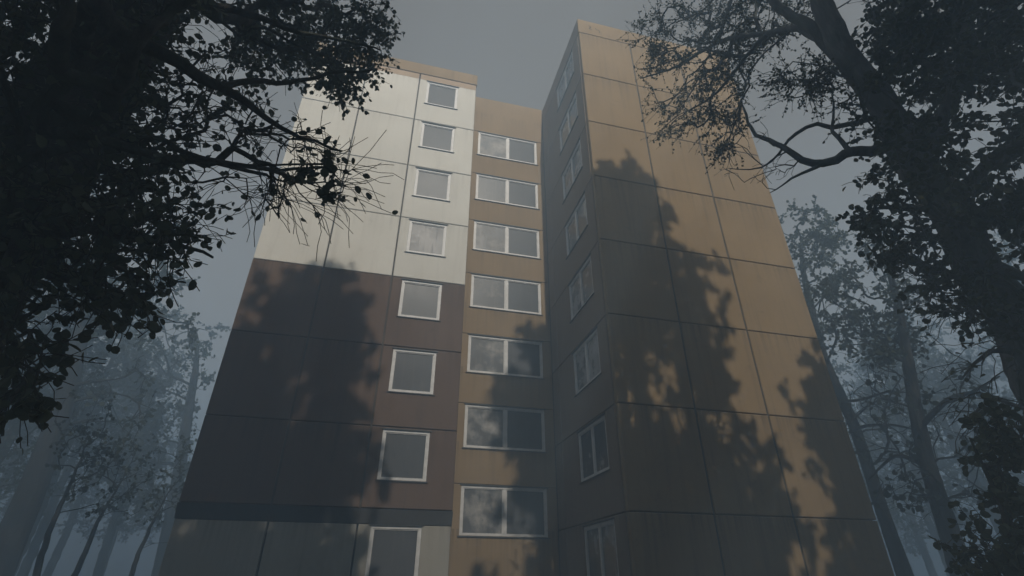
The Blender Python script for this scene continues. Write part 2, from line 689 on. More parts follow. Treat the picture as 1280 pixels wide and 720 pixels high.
M_LEAF = leaf_mat('broad_leaf', (.055, .072, .056), (.115, .135, .092))
M_LEAF2 = leaf_mat('dull_leaf', (.035, .05, .035), (.055, .07, .045))
M_BARK = bark_mat('furrowed_bark', (.10, .095, .088), (.045, .043, .04), (.075, .09, .07))
M_BARK3 = bark_mat('hazed_bark', (.21, .22, .23), (.11, .115, .12), (.11, .13, .115))  # bark paled towards blue grey, haze put into its colour
M_BARK2 = bark_mat('grey_bark', (.045, .044, .043), (.025, .025, .024), (.024, .028, .024))


def unit(v):
    return v / (np.linalg.norm(v, axis=-1, keepdims=True) + 1e-9)


def tubes_mesh(chains, pos, rad):
    """chains: lists of node ids -> verts, quads"""
    V, Q, off = [], [], 0
    for ch, sides in chains:
        P = pos[ch]
        R = rad[ch]
        t = np.gradient(P, axis=0)
        t = unit(t)
        ref = np.array([.31, .17, .93]) if abs(t[0][2]) < .85 else np.array([.93, .2, .1])
        u = unit(np.cross(t, ref))
        v = np.cross(t, u)
        a = np.arange(sides) * 2 * math.pi / sides
        ring = P[:, None, :] + R[:, None, None] * (np.cos(a)[None, :, None] * u[:, None, :] + np.sin(a)[None, :, None] * v[:, None, :])
        V.append(ring.reshape(-1, 3))
        n_ = len(ch)
        i = np.arange(n_ - 1)[:, None] * sides
        j = np.arange(sides)[None, :]
        jn = (j + 1) % sides
        q = np.stack([i + j, i + jn, i + sides + jn, i + sides + j], -1).reshape(-1, 4) + off
        Q.append(q)
        off += n_ * sides
    if not V:
        return np.zeros((0, 3)), np.zeros((0, 4), int)
    return np.concatenate(V), np.concatenate(Q)


def leaves_mesh(p, d, size, r):
    """folded rounded leaves: stalk points p, directions d, lengths size"""
    n_ = len(p)
    d = unit(d)
    rnd = r.normal(size=(n_, 3))
    s = unit(np.cross(d, rnd))
    nn = np.cross(d, s)
    L = size[:, None]
    wd = L * r.uniform(.36, .46, (n_, 1))
    fold = nn * L * r.uniform(.02, .16, (n_, 1))
    curl = nn * L * r.uniform(-.18, .06, (n_, 1))
    b0 = p
    def pt(a, b):
        return b0 + d * L * a + s * wd * b + fold * abs(b) + curl * a * a
    v = np.stack([pt(.06, 0), pt(.2, .68), pt(.5, 1.), pt(.82, .72), pt(1.02, .05), pt(.82, -.72), pt(.5, -1.), pt(.2, -.68), pt(.5, 0)], 1)
    idx = np.array([[8, 0, 1, 2], [8, 2, 3, 4], [8, 4, 5, 6], [8, 6, 7, 0]])
    q = (np.arange(n_)[:, None, None] * 9 + idx[None]).reshape(-1, 4)
    tone = np.repeat(r.uniform(0, 1, n_), 4)
    return v.reshape(-1, 3), q, tone


class Tree:
    def __init__(self, seed, seg=.25):
        self.r = np.random.default_rng(seed)
        self.P, self.par, self.plen = [], [], []
        self.seg = seg
        self.leaf_p, self.leaf_d, self.leaf_s = [], [], []
        self.fix = {}

    def node(self, p, par):
        self.P.append(np.array(p, float))
        self.par.append(par)
        self.plen.append(0 if par < 0 else self.plen[par] + np.linalg.norm(self.P[-1] - self.P[par]))
        return len(self.P) - 1

    def nearest(self, p, bf=0.):
        A = np.array(self.P)
        return int(np.argmin(np.linalg.norm(A - p, axis=1) + bf * np.array(self.plen)))

    def polyline(self, pts, attach=True, radii=None, wob=.25):
        pts = [np.array(p, float) for p in pts]
        par = -1
        if attach and self.P:
            par = self.nearest(pts[0])
            pts = [self.P[par]] + pts[0:] if np.linalg.norm(self.P[par] - pts[0]) > .1 else [self.P[par]] + pts[1:]
        A = np.array(pts)
        # Catmull-Rom
        out = []
        n_ = len(A)
        for i in range(n_ - 1):
            p0, p1, p2, p3 = A[max(i - 1, 0)], A[i], A[i + 1], A[min(i + 2, n_ - 1)]
            k = max(2, int(np.linalg.norm(p2 - p1) / (self.seg * .45)))
            for t in np.arange(k) / k:
                out.append((.5 * (2 * p1 + (p2 - p0) * t + (2 * p0 - 5 * p1 + 4 * p2 - p3) * t * t + (3 * p1 - p0 - 3 * p2 + p3) * t ** 3), i + t))
        out.append((A[-1], n_ - 1))
        first = True
        for q, t in out:
            if first and par >= 0:
                first = False
                continue
            q = q + np.array([math.sin(t * 2.9 + pts[0][0] * 7), math.cos(t * 3.7 + pts[0][1] * 5), 0]) * self.seg * wob * .10 * min(1, t) * min(1, n_ - 1 - t) + self.r.normal(size=3) * self.seg * wob * .025
            par = self.node(q, par)
            if radii is not None:
                self.fix[par] = float(np.interp(t, np.arange(len(radii)) * (n_ - 1) / (len(radii) - 1), radii))
            first = False
        return par

    def grow(self, targets, bf=.35, droop=.0, spray=None):
        """join every target to the skeleton, nearest first; leaves as spray says"""
        if not len(targets):
            return
        targets = np.array(targets)
        A = np.array(self.P)
        pl = np.array(self.plen)
        d0 = np.array([np.min(np.linalg.norm(A - t, axis=1)) for t in targets])
        for t in targets[np.argsort(d0)]:
            A_ = np.array(self.P) if len(self.P) != len(A) else A
            if len(A_) != len(A):
                A = A_
                pl = np.array(self.plen)
            i = int(np.argmin(np.linalg.norm(A - t, axis=1) + bf * pl))
            s = self.P[i]
            dist = np.linalg.norm(t - s)
            k = max(2, int(dist / self.seg))
            if self.par[i] >= 0:
                td = unit(s - self.P[self.par[i]])
            else:
                td = np.array([0, 0, 1.])
            mid = s + td * dist * .22 + (t - s) * .36 + self.r.normal(size=3) * dist * .07
            par = i
            for a in np.arange(1, k + 1) / k:
                q = (1 - a) ** 2 * s + 2 * a * (1 - a) * mid + a * a * t
                q = q + self.r.normal(size=3) * self.seg * .10 * (a < 1) + np.array([0, 0, -droop * a * a * dist])
                par = self.node(q, par)
            if spray:
                self.spray(par, **spray)

    def spray(self, i, twigs=3, length=.3, leaves=5, size=.08, droop=.3, spread=.8, twseg=4):
        r = self.r
        p = self.P[i]
        d = unit(p - self.P[self.par[i]]) if self.par[i] >= 0 else np.array([0, 0, 1.])
        for _ in range(twigs):
            dd = unit(d + r.normal(size=3) * spread)
            L = length * r.uniform(.5, 1.3)
            par = i
            q = p
            for k in range(twseg):
                dd = unit(dd + r.normal(size=3) * .24 + np.array([0, 0, -droop * .25]))
                q2 = q + dd * L / twseg
                par = self.node(q2, par)
                for _l in range(int(r.poisson(leaves / twseg))):
                    a = r.uniform()
                    self.leaf_p.append(q * (1 - a) + q2 * a + r.normal(size=3) * size * .15)
                    self.leaf_d.append(unit(dd * .5 + r.normal(size=3) * .75 + np.array([0, 0, -.35])))
                    self.leaf_s.append(size * r.uniform(.65, 1.25))
                q = q2

    def puff(self, targets, n_=12, sigma=.3, size=.16):
        r = self.r
        for t in targets:
            for _ in range(n_):
                self.leaf_p.append(np.array(t) + r.normal(size=3) * sigma)
                self.leaf_d.append(r.normal(size=3))
                self.leaf_s.append(size * r.uniform(.6, 1.3))

    def finish(self, name, label, mat_bark, mat_leaf, tip=.004, power=.46, group=None, thick=.0, cap=None, origin=None):
        P = np.array(self.P)
        N = len(P)
        par = np.array(self.par)
        tips = np.zeros(N)
        kids = [[] for _ in range(N)]
        for i in range(N):
            if par[i] >= 0:
                kids[par[i]].append(i)
        for i in range(N - 1, -1, -1):
            if not kids[i]:
                tips[i] += 1
            if par[i] >= 0:
                tips[par[i]] += tips[i]
        rad = tip * tips ** power
        if cap:
            rad = np.minimum(rad, cap)
        for i, v in self.fix.items():
            rad[i] = max(v, rad[i] if v == 0 else v)
        chains_thick, chains_thin = [], []
        stack = [(0, None)]
        while stack:
            i, pr = stack.pop()
            ch = [pr, i] if pr is not None else [i]
            while kids[i]:
                ks = sorted(kids[i], key=lambda k: -rad[k] * (1 + (k in self.fix)) )
                for o in ks[1:]:
                    stack.append((o, i))
                i = ks[0]
                ch.append(i)
            if len(ch) < 2:
                continue
            # split where it gets thin
            rr = rad[ch].copy()
            if pr is not None:
                rr[0] = min(rr[0], rr[1] * 1.15)
            cut = len(ch)
            for q in range(len(ch)):
                if rr[q] < thick:
                    cut = q
                    break
            seg_thick = ch[:cut + 1] if cut > 0 else []
            if len(seg_thick) >= 2:
                chains_thick.append((seg_thick, 14 if rr[0] > .15 else (7 if rr[0] > .03 else (5 if rr[0] > .012 else 3)), pr is not None))
            rest = ch[max(cut, 0):] if cut > 0 else ch
            if len(rest) >= 2:
                chains_thin.append((rest, 5 if rr[0] > .02 else 3, pr is not None and cut == 0))

        def build(chs):
            V, Q, off = [], [], 0
            for ch, sides, side_start in chs:
                rr = rad.copy() if False else None
                R = rad[ch].copy()
                if side_start:
                    R[0] = min(R[0], R[1] * 1.15)
                v, q = tubes_mesh([(list(range(len(ch))), sides)], P[ch], R)
                V.append(v)
                Q.append(q + off)
                off += len(v)
            if not V:
                return np.zeros((0, 3)), np.zeros((0, 4), int)
            return np.concatenate(V), np.concatenate(Q)
        org = P[0].copy() if origin is None else np.array(origin, float)
        root = empty(name, org, label, 'tree' if 'shrub' not in name else 'shrub', group)
        v, q = build(chains_thick)
        if len(v):
            np_obj('trunk', v - org, q.ravel(), 4, mat_bark, root, org, smooth=True)
        v, q = build(chains_thin)
        if len(v):
            np_obj('branches', v - org, q.ravel(), 4, mat_bark, root, org, smooth=True)
        if self.leaf_p:
            v, q, tone = leaves_mesh(np.array(self.leaf_p), np.array(self.leaf_d), np.array(self.leaf_s), self.r)
            np_obj('crown', v - org, q.ravel(), 4, mat_leaf, root, org, tone=tone)
        return root


def in_poly(x, y, poly):
    c = False
    n_ = len(poly)
    j = n_ - 1
    for i in range(n_):
        xi, yi = poly[i]
        xj, yj = poly[j]
        if (yi > y) != (yj > y) and x < (xj - xi) * (y - yi) / (yj - yi) + xi:
            c = not c
        j = i
    return c


def sample(poly, n_, r):
    xs = [p[0] for p in poly]
    ys = [p[1] for p in poly]
    out = []
    while len(out) < n_:
        x, y = r.uniform(min(xs), max(xs)), r.uniform(min(ys), max(ys))
        if in_poly(x, y, poly):
            out.append((x, y))
    return out


def crown_pts(poly, n_, h0, h1, r, clump=None, cs=14):
    """points filling the solid angle of poly between two distances, gathered in clumps"""
    if clump:
        cs_ = [(x, y, r.uniform(h0, h1)) for x, y in sample(poly, clump, r)]
        out = []
        for i in range(n_):
            x, y, h = cs_[r.integers(len(cs_))]
            out.append(at(x + r.normal() * cs, y + r.normal() * cs, h + r.normal() * .25))
        return out
    return [at(x, y, r.uniform(h0, h1)) for x, y in sample(poly, n_, r)]


# ---- the near tree on the left
t = Tree(11, .22)
r = t.r
b = at(50, 170, 4.9)
base = np.array([b[0], b[1], GROUND - .15])
tr = [base, base + (0, 0, .5), base + (.03, .03, 2.2), base + (.0, .06, 4.2), base + (.06, .05, 6.5), base + (.25, .1, 9), base + (.3, .2, 12.5)]
t.polyline(tr, radii=[.62, .50, .44, .42, .36, .28, .12], wob=1)


def limb(t, pts, radii, dist=True):
    P_ = [at_dist(*q) if dist else at(*q) for q in pts]
    return t.polyline(P_, radii=radii, wob=1.2)


limb(t, [(110, 10, 5.2), (155, 42, 4.9), (220, 82, 4.8), (280, 108, 4.6), (330, 145, 4.5), (375, 172, 4.4), (430, 190, 4.3)], [.075, .06, .045, .02, .008])
limb(t, [(280, 108, 4.6), (335, 103, 4.9), (400, 95, 5.3), (465, 88, 5.8)], [.03, .02, .008])
limb(t, [(45, 150, 4.8), (105, 168, 4.5), (180, 190, 4.5), (250, 202, 4.6), (310, 210, 4.7), (345, 228, 4.7)], [.055, .04, .025, .008])
limb(t, [(20, 285, 4.9), (80, 291, 4.5), (150, 290, 4.5), (215, 302, 4.6), (268, 322, 4.7)], [.055, .045, .03, .01])
limb(t, [(140, -30, 6.5), (230, 0, 6.4), (310, 20, 6.5), (400, 45, 6.8), (475, 62, 7.0)], [.08, .06, .03, .01])
limb(t, [(20, 320, 4.9), (60, 345, 4.6), (120, 352, 4.7), (175, 378, 4.8)], [.04, .03, .01])
limb(t, [(5, 300, 4.9), (-5, 370, 4.2), (15, 430, 4.2), (20, 500, 4.3)], [.04, .025, .008])
limb(t, [(120, 150, 4.8), (165, 60, 4.4), (210, 20, 4.6), (290, -40, 5)], [.06, .05, .02])
limb(t, [(70, 90, 4.4), (82, 60, 4.2), (78, 20, 4.2), (75, -40, 4.4)], [.05, .05, .03])
LEAFY = dict(twigs=4, length=.32, leaves=3, size=.068, droop=.5, spread=.6)
t.grow(crown_pts([(285, 0), (478, 0), (490, 30), (488, 78), (462, 92), (430, 128), (400, 112), (350, 95), (300, 70)], 250, 5.0, 7.0, r), spray=dict(LEAFY, leaves=5.5), droop=.05)
t.grow(crown_pts([(-20, -60), (270, -60), (265, 10), (200, 55), (180, 100), (150, 55), (100, 20), (40, 60), (-20, 150)], 170, 3.6, 6.0, r), spray=LEAFY)
t.grow(crown_pts([(135, 60), (190, 90), (232, 130), (242, 180), (225, 230), (170, 245), (130, 225), (145, 150)], 66, 3.6, 5.2, r), spray=LEAFY)
t.grow(crown_pts([(190, 60), (290, 40), (330, 130), (330, 190), (250, 200), (200, 150)], 46, 3.9, 5.0, r), spray=dict(LEAFY, leaves=2.4))
t.grow(crown_pts([(300, 150), (360, 140), (440, 180), (452, 210), (430, 250), (370, 260), (330, 220)], 34, 3.6, 4.3, r), spray=dict(twigs=5, length=.42, leaves=.35, size=.075, spread=.3), droop=.05)
t.grow([at_dist(x, y, 3.9) for x, y in ((412, 222), (395, 212), (428, 240), (405, 205), (380, 205))], spray=dict(twigs=2, length=.14, leaves=5, size=.075))
t.grow(crown_pts([(240, 215), (330, 215), (375, 240), (360, 270), (300, 240)], 14, 3.8, 4.4, r), spray=dict(twigs=4, length=.42, leaves=.5, size=.065, spread=.35))
t.grow(crown_pts([(0, 210), (120, 220), (232, 240), (250, 280), (255, 305), (215, 325), (160, 325), (90, 320), (0, 330)], 105, 3.4, 5.0, r), spray=LEAFY)
t.grow(crown_pts([(60, 320), (130, 330), (215, 330), (205, 360), (165, 385), (90, 375), (60, 350)], 30, 3.6, 4.6, r), spray=dict(LEAFY, leaves=4), droop=.1)
t.grow(crown_pts([(0, 350), (45, 350), (62, 400), (50, 500), (0, 530)], 30, 3.3, 4.6, r), spray=dict(twigs=4, length=.3, leaves=3, size=.075, spread=.5), droop=.1)
# ivy on the trunk
for _ in range(3000):
    z = r.uniform(.2, 8)
    a = r.uniform(0, 6.28)
    rr = .42 + r.uniform(0, .08)
    t.leaf_p.append(base + (rr * math.cos(a), rr * math.sin(a), z))
    t.leaf_d.append(np.array([math.cos(a) * .5, math.sin(a) * .5, -.6]) + r.normal(size=3) * .4)
    t.leaf_s.append(r.uniform(.04, .09))
t.finish('leafy_tree', 'dark leafy tree with thick mossy trunk and drooping boughs in front of the white wing', M_BARK, M_LEAF, tip=.0032, thick=.03)

# ---- the big tree on the right
t = Tree(23, .3)
r = t.r
hd = 8.4
b = at(1330, 520, hd)
g0 = at(1420, 690, hd)
trp = [np.array([g0[0], g0[1], GROUND - .2])] + [at(x, y, h_) for x, y, h_ in ((1345, 545, hd), (1290, 445, hd), (1245, 365, hd), (1200, 292, hd), (1150, 212, 8.3), (1100, 130, 8.2), (1058, 66, 8.0), (1032, 18, 7.9), (1018, -35, 7.8), (1000, -110, 7.7))]
t.polyline(trp, radii=[.44, .32, .28, .26, .245, .23, .21, .195, .18, .16, .11], wob=1)
limb(t, [(1062, 85, 8.2), (1030, 48, 8.0), (992, 22, 7.9), (955, -12, 7.8)], [.13, .11, .08], False)
limb(t, [(1028, 46, 8.0), (985, 36, 8.3), (930, 46, 8.7), (880, 62, 9.1), (835, 88, 9.4), (800, 98, 9.6)], [.08, .06, .04, .012], False)
limb(t, [(960, 42, 8.5), (925, 78, 8.8), (890, 120, 9.1), (848, 146, 9.4)], [.05, .035, .012], False)
limb(t, [(920, -30, 8.6), (880, 10, 9.0), (840, 30, 9.4)], [.05, .03, .012], False)
limb(t, [(1118, 186, 8.3), (1065, 190, 8.0), (1028, 204, 7.8), (985, 190, 7.7), (945, 165, 7.6), (925, 128, 7.6)], [.10, .08, .05, .015], False)
limb(t, [(1030, 205, 7.8), (992, 222, 7.7), (962, 243, 7.7)], [.035, .02, .006], False)
limb(t, [(1100, 146, 8.2), (1042, 158, 8.0), (1006, 159, 7.9), (981, 184, 7.8), (951, 208, 7.8), (910, 211, 7.8)], [.05, .04, .025, .006], False)
limb(t, [(1062, 190, 8.0), (1044, 163, 7.9), (1040, 114, 7.9)], [.045, .03, .008], False)
limb(t, [(1180, 262, 8.4), (1235, 205, 8.2), (1285, 175, 8.0)], [.10, .08, .05], False)
limb(t, [(1215, 315, 8.4), (1270, 345, 8.0), (1300, 350, 8.0)], [.09, .06, .03], False)
limb(t, [(1150, 215, 8.3), (1190, 120, 8.6), (1240, 60, 8.8), (1290, 40, 9)], [.12, .09, .05], False)
limb(t, [(1195, 285, 8.4), (1150, 262, 8.0), (1105, 258, 7.8), (1080, 268, 7.8)], [.06, .04, .01], False)
limb(t, [(1215, 330, 8.4), (1180, 352, 8.1), (1145, 372, 8.0)], [.05, .03, .008], False)
limb(t, [(1285, 440, 8.4), (1240, 440, 8.0), (1205, 470, 8.0)], [.05, .03, .008], False)
TWIG = dict(twigs=7, length=.55, leaves=9, size=.05, spread=.5, droop=.3)
t.grow(crown_pts([(796, 42), (835, 0), (1000, -20), (1012, 40), (955, 62), (930, 120), (925, 175), (905, 190), (868, 160), (835, 162), (790, 92)], 190, 8.4, 10.2, r), spray=TWIG, droop=.05)
t.grow(crown_pts([(960, 70), (1050, 80), (1090, 150), (1030, 130), (985, 120)], 30, 7.3, 8.4, r), spray=dict(TWIG, leaves=7))
t.grow(crown_pts([(900, 190), (950, 165), (1010, 190), (960, 250), (910, 215)], 14, 7.4, 7.8, r), spray=dict(TWIG, leaves=0, twigs=3, length=.35))
t.grow(crown_pts([(1075, -20), (1150, -60), (1300, -60), (1300, 120), (1180, 90), (1100, 60)], 150, 7.6, 9.6, r), spray=dict(twigs=4, length=.4, leaves=5, size=.08, spread=.5))
t.grow(crown_pts([(1072, 95), (1120, 75), (1215, 190), (1225, 290), (1180, 280), (1120, 200), (1075, 150)], 60, 6.9, 8.0, r), spray=dict(twigs=3, length=.3, leaves=6, size=.085, droop=.5))
t.grow(crown_pts([(1110, -20), (1290, -20), (1290, 120), (1150, 100)], 60, 8, 10.5, r), spray=dict(twigs=4, length=.4, leaves=6, size=.09, spread=.6))
DENSE = dict(twigs=3, length=.34, leaves=6, size=.095, droop=.5)
t.grow(crown_pts([(1075, 70), (1110, 0), (1110, -40), (1300, -40), (1300, 330), (1215, 290), (1140, 235), (1090, 170), (1070, 120)], 430, 7.7, 10.8, r, clump=62, cs=14), spray=DENSE)
t.grow(crown_pts([(1068, 258), (1095, 208), (1135, 235), (1190, 318), (1165, 360), (1108, 345), (1092, 292)], 75, 7.4, 8.4, r), spray=dict(DENSE, size=.085, leaves=5))
t.grow(crown_pts([(1150, 335), (1210, 330), (1290, 380), (1290, 430), (1230, 410), (1170, 400)], 55, 7.2, 8.6, r), spray=dict(twigs=4, length=.4, leaves=2.5, size=.08, spread=.5))
t.grow(crown_pts([(1195, 430), (1290, 430), (1290, 560), (1215, 540)], 22, 7.2, 8.4, r), spray=dict(twigs=4, length=.45, leaves=.7, size=.07, spread=.5))
t.finish('leafy_tree', 'large crooked tree in front of the right corner with a long bare twiggy bough', M_BARK3, M_LEAF, tip=.0045, cap=.2, thick=.03)

# ---- shrub at the lower right edge
t = Tree(31, .2)
r = t.r
b = at(1285, 720, 6.2)
t.polyline([np.array([b[0], b[1], GROUND - .1]), b + (0, 0, .1), b + (.05, 0, .6), b + (.1, .05, 1.1)], radii=[.035, .03, .02, .008])
t.grow(crown_pts([(1212, 545), (1240, 515), (1310, 520), (1340, 760), (1215, 760), (1208, 690), (1235, 620)], 120, 5.6, 6.8, r), spray=dict(twigs=3, length=.22, leaves=6, size=.07))
t.finish('leafy_shrub', 'small round-leaved shrub growing beneath the large crooked tree', M_BARK, M_LEAF, tip=.003)

# ---- forest beyond, on the right
t = Tree(41, .45)
r = t.r
G0 = at(1150, 765, 26.33)
t.polyline([np.array([G0[0], G0[1], GROUND - .2])] + [at(x, y, 26.33) for x, y in ((1131, 722), (1108, 650), (1064, 527), (1030, 445), (1012, 380), (1003, 330), (1001, 300))], radii=[0.319, 0.282, 0.245, 0.220, 0.196, 0.160, 0.111, 0.049], wob=.6)
t.polyline([at(*q) for q in ((1045, 500, 26.33), (1075, 500, 25.72), (1110, 490, 25.12), (1145, 492, 24.50))], radii=[0.086, 0.062, 0.025])
t.polyline([at(*q) for q in ((1062, 540, 26.33), (1085, 532, 25.72), (1120, 532, 25.12), (1155, 540, 24.50))], radii=[0.086, 0.062, 0.025])
FAR = dict(twigs=3, length=.8, leaves=8, size=.21, droop=.2)
t.grow(crown_pts([(975, 275), (1000, 250), (1030, 275), (1048, 330), (1050, 420), (1035, 455), (1000, 400), (960, 330)], 130, 24.50, 28.17, r, clump=26, cs=9), spray=dict(FAR, size=.17, length=.65))
t.grow(crown_pts([(1040, 470), (1150, 440), (1180, 540), (1090, 590), (1060, 560)], 40, 23.88, 26.95, r), spray=dict(FAR, leaves=.6, twigs=4, length=.7))
t.finish('forest_tree', 'bent hazy tree whose trunk hugs the right corner of the tan wing', M_BARK2, M_LEAF2, tip=.009, cap=.16)

t = Tree(43, .45)
r = t.r
G0 = at(1225, 770, 22.02)
t.polyline([np.array([G0[0], G0[1], GROUND - .2])] + [at(x, y, 22.02) for x, y in ((1205, 722), (1168, 610), (1146, 520), (1134, 445), (1118, 365), (1100, 300))], radii=[0.357, 0.309, 0.250, 0.214, 0.179, 0.119, 0.048], wob=.6)
t.polyline([at(*q) for q in ((1150, 535, 22.02), (1185, 500, 21.42), (1215, 490, 21.42), (1250, 470, 21.42))], radii=[0.107, 0.071, 0.024])
t.polyline([at(*q) for q in ((1160, 580, 22.02), (1120, 570, 22.02), (1085, 600, 22.02))], radii=[0.095, 0.060, 0.024])
t.grow(crown_pts([(1040, 300), (1085, 275), (1125, 310), (1150, 380), (1165, 440), (1110, 450), (1060, 430), (1035, 370)], 150, 20.82, 23.80, r, clump=26, cs=10), spray=dict(FAR, leaves=5, size=.15, length=.6))
t.grow(crown_pts([(1080, 440), (1200, 430), (1260, 500), (1240, 620), (1120, 640), (1080, 560)], 70, 20.23, 23.80, r), spray=dict(FAR, leaves=1.2, twigs=4, length=.7))
t.finish('forest_tree', 'hazy forked tree with a slender trunk and bare lower boughs right of the tan wing', M_BARK2, M_LEAF2, tip=.008, cap=.17)

# ---- forest beyond, on the left
t = Tree(47, .45)
r = t.r
G0 = at(-40, 790, 29.75)
t.polyline([np.array([G0[0], G0[1], GROUND - .2])] + [at(x, y, 29.75) for x, y in ((-5, 715), (35, 625), (72, 525), (95, 445), (110, 375), (123, 310), (130, 270))], radii=[0.630, 0.560, 0.490, 0.420, 0.350, 0.280, 0.175, 0.070], wob=.6)
t.polyline([at(*q) for q in ((85, 485, 29.75), (110, 478, 29.22), (145, 474, 28.88))], radii=[0.105, 0.070, 0.026])
t.grow(crown_pts([(0, 230), (150, 220), (235, 330), (255, 420), (180, 460), (120, 440), (40, 470), (0, 480)], 150, 27.12, 33.25, r, clump=30, cs=12), spray=FAR)
t.grow(crown_pts([(90, 470), (180, 450), (190, 520), (100, 560)], 24, 28.00, 31.50, r), spray=dict(FAR, leaves=2, length=.7))
t.finish('forest_tree', 'hazy tree with a thick leaning trunk at the lower left of the view', M_BARK2, M_LEAF2, tip=.012, cap=.28)

t = Tree(53, .5)
r = t.r
G0 = at(185, 780, 43.75)
t.polyline([np.array([G0[0], G0[1], GROUND - .2])] + [at(x, y, 43.75) for x, y in ((200, 722), (215, 640), (232, 540), (243, 470), (247, 430))], radii=[0.525, 0.490, 0.420, 0.350, 0.245, 0.088], wob=.6)
t.grow(crown_pts([(120, 470), (200, 380), (250, 345), (282, 370), (286, 440), (262, 520), (240, 640), (180, 660), (110, 620)], 230, 40.25, 47.25, r, clump=44, cs=9), spray=dict(FAR, size=.24))
t.finish('forest_tree', 'pale foggy tree in full leaf close to the left edge of the building', M_BARK2, M_LEAF2, tip=.012, cap=.25)

# saplings at the lower left
for i, (x, hd_, top) in enumerate(((43, 22, 560), (92, 25, 600), (165, 28, 610), (222, 29, 590), (255, 31, 600))):
    t = Tree(60 + i, .4)
    r = t.r
    G0 = at(x, 735, hd_)
    x2 = x + (640 - x) * .12 + r.normal() * 8
    t.polyline([np.array([G0[0], G0[1], GROUND - .1]), at(x, 722, hd_), at((x + x2) / 2 + r.normal() * 4, (722 + top) / 2, hd_), at(x2, top, hd_)], radii=[.12, .1, .07, .02], wob=1)
    t.grow([at(x2 + r.normal() * 22, top + r.normal() * 32, hd_ + r.normal() * .7) for _ in range(34)], spray=dict(FAR, twigs=3, length=.45, leaves=5, size=.12))
    t.finish('young_tree', ['thin young tree beside the thick leaning trunk', 'slender sapling between the leaning trunk and the foggy thicket', 'small slanting sapling in the foggy thicket left of the building',
             'narrow young tree second nearest the left corner of the building', 'young tree nearest the left corner of the building'][i], M_BARK2, M_LEAF2, tip=.006, group='saplings in the mist left of the building')


# ---- generic forest trees, copied
def generic(seed, h, wid, label, name='forest_tree'):
    t = Tree(seed, .6)
    r = t.r
    lean = r.normal(size=2) * .6
    t.polyline([(0, 0, -.2), (lean[0] * .2, lean[1] * .2, h * .3), (lean[0] * .7, lean[1] * .5, h * .6), (lean[0], lean[1], h * .96)], radii=[.36, .27, .2, .04], wob=1.5)
    cl = []
    for _ in range(30):
        z = h * r.uniform(.32, 1.0)
        k = math.sin(math.pi * min(1, (z / h - .25) / .75) ** .8) * wid + .4
        a = r.uniform(0, 6.28)
        q = k * math.sqrt(r.uniform(.1, 1))
        cl.append((lean[0] * z / h + q * math.cos(a), lean[1] * z / h + q * math.sin(a), z))
    pts = [np.array(cl[r.integers(len(cl))]) + r.normal(size=3) * (.55, .55, .4) for _ in range(300)]
    t.grow(pts, spray=dict(FAR, size=.17, leaves=8))
    return t.finish(name, label, M_BARK2, M_LEAF2, tip=.008, cap=.18, group='far trees fading into the fog', origin=(0, 0, 0))


protos = [generic(101, 19, 3.2, 'x'), generic(102, 16, 3.6, 'x'), generic(103, 22, 3.0, 'x')]
BACKLAB = 'tall forest tree standing behind the viewpoint beside the clearing'
FARLAB = 'far tree fading into the blue fog behind the nearer trees'
spots = []
_sr = np.random.default_rng(5)
for rad_, n0, n1, step in ((33, -62, -27, 5.5), (42, -62, -24, 5), (52, -62, -20, 4.5), (64, -60, -18, 4.5), (42, 46, 68, 6), (52, 45, 70, 4.5), (64, 44, 70, 4.5)):
    for az in np.arange(n0, n1, step):
        a_ = math.radians(az + _sr.normal() * 1.2)
        spots.append((CAM[0] + rad_ * math.sin(a_), CAM[1] + rad_ * math.cos(a_)))
# the forest goes on behind the viewer on both sides of the clearing
for x_ in np.arange(-52, -17, 3.6):
    spots += [(x_, -16 + _sr.normal()), (x_ + 1.8, -21 + _sr.normal())]
for x_ in np.arange(14, 46, 3.6):
    spots += [(x_, -18 + _sr.normal()), (x_ + 1.8, -23 + _sr.normal())]
for i, (x, y) in enumerate(spots):
    pr = protos[i % 3]
    sc = rng.uniform(.85, 1.15)
    if y < -14:
        sc = min(sc * 1.15, 1.25)
    rz = rng.uniform(0, 6.28)
    x += rng.normal() * .6
    y += rng.normal() * .6
    if i < 3:
        pr.scale = (sc, sc, sc)
        pr.location = (x, y, GROUND)
        pr.rotation_euler = (0, 0, rz)
        pr['label'] = FARLAB
    else:
        copy_thing(pr, (x, y, GROUND), rz, (sc, sc, sc * rng.uniform(.95, 1.05)), FARLAB if y > -14 else BACKLAB, 'far trees fading into the fog' if y > -14 else 'trees behind the viewpoint')

# ---- the trees behind the viewer, whose shadows fall across the facade
TE = math.tan(ELEV)
SHRUN = SUN / SUN[1]


def back(x, z, yf, y):
    k = y - yf
    return np.array([x + SHRUN[0] * k, y, z + SHRUN[2] * k])


def shade_tree(seed, trunk_x, yb, yf, poly, n_, clumps, label, cs=.42, size=.24, low=None, leaves=15, topz=None):
    t = Tree(seed, .6)
    r = t.r
    zt = max(p[1] for p in poly) if topz is None else topz
    top = back(trunk_x, zt, yf, yb)
    t.polyline([(top[0], yb, GROUND - .2), (top[0] + .1, yb, top[2] * .35), (top[0] - .1, yb, top[2] * .7), (top[0], yb, top[2] - .8)], radii=[.42, .34, .26, .06], wob=1)
    cc = [(x, z, r.normal() * .9) for x, z in sample(poly, clumps * 2, r)]
    pts = []
    for i in range(n_):
        x, z, dy = cc[i % len(cc)]
        pts.append(back(x + r.normal() * cs, z + r.normal() * cs, yf, yb + dy + r.normal() * .4))
    t.grow(pts, spray=dict(twigs=3, length=.5, leaves=leaves, size=size, droop=.2))
    return t.finish('shade_tree', label, M_BARK2, M_LEAF2, tip=.008, cap=.2, group='trees behind the viewpoint')


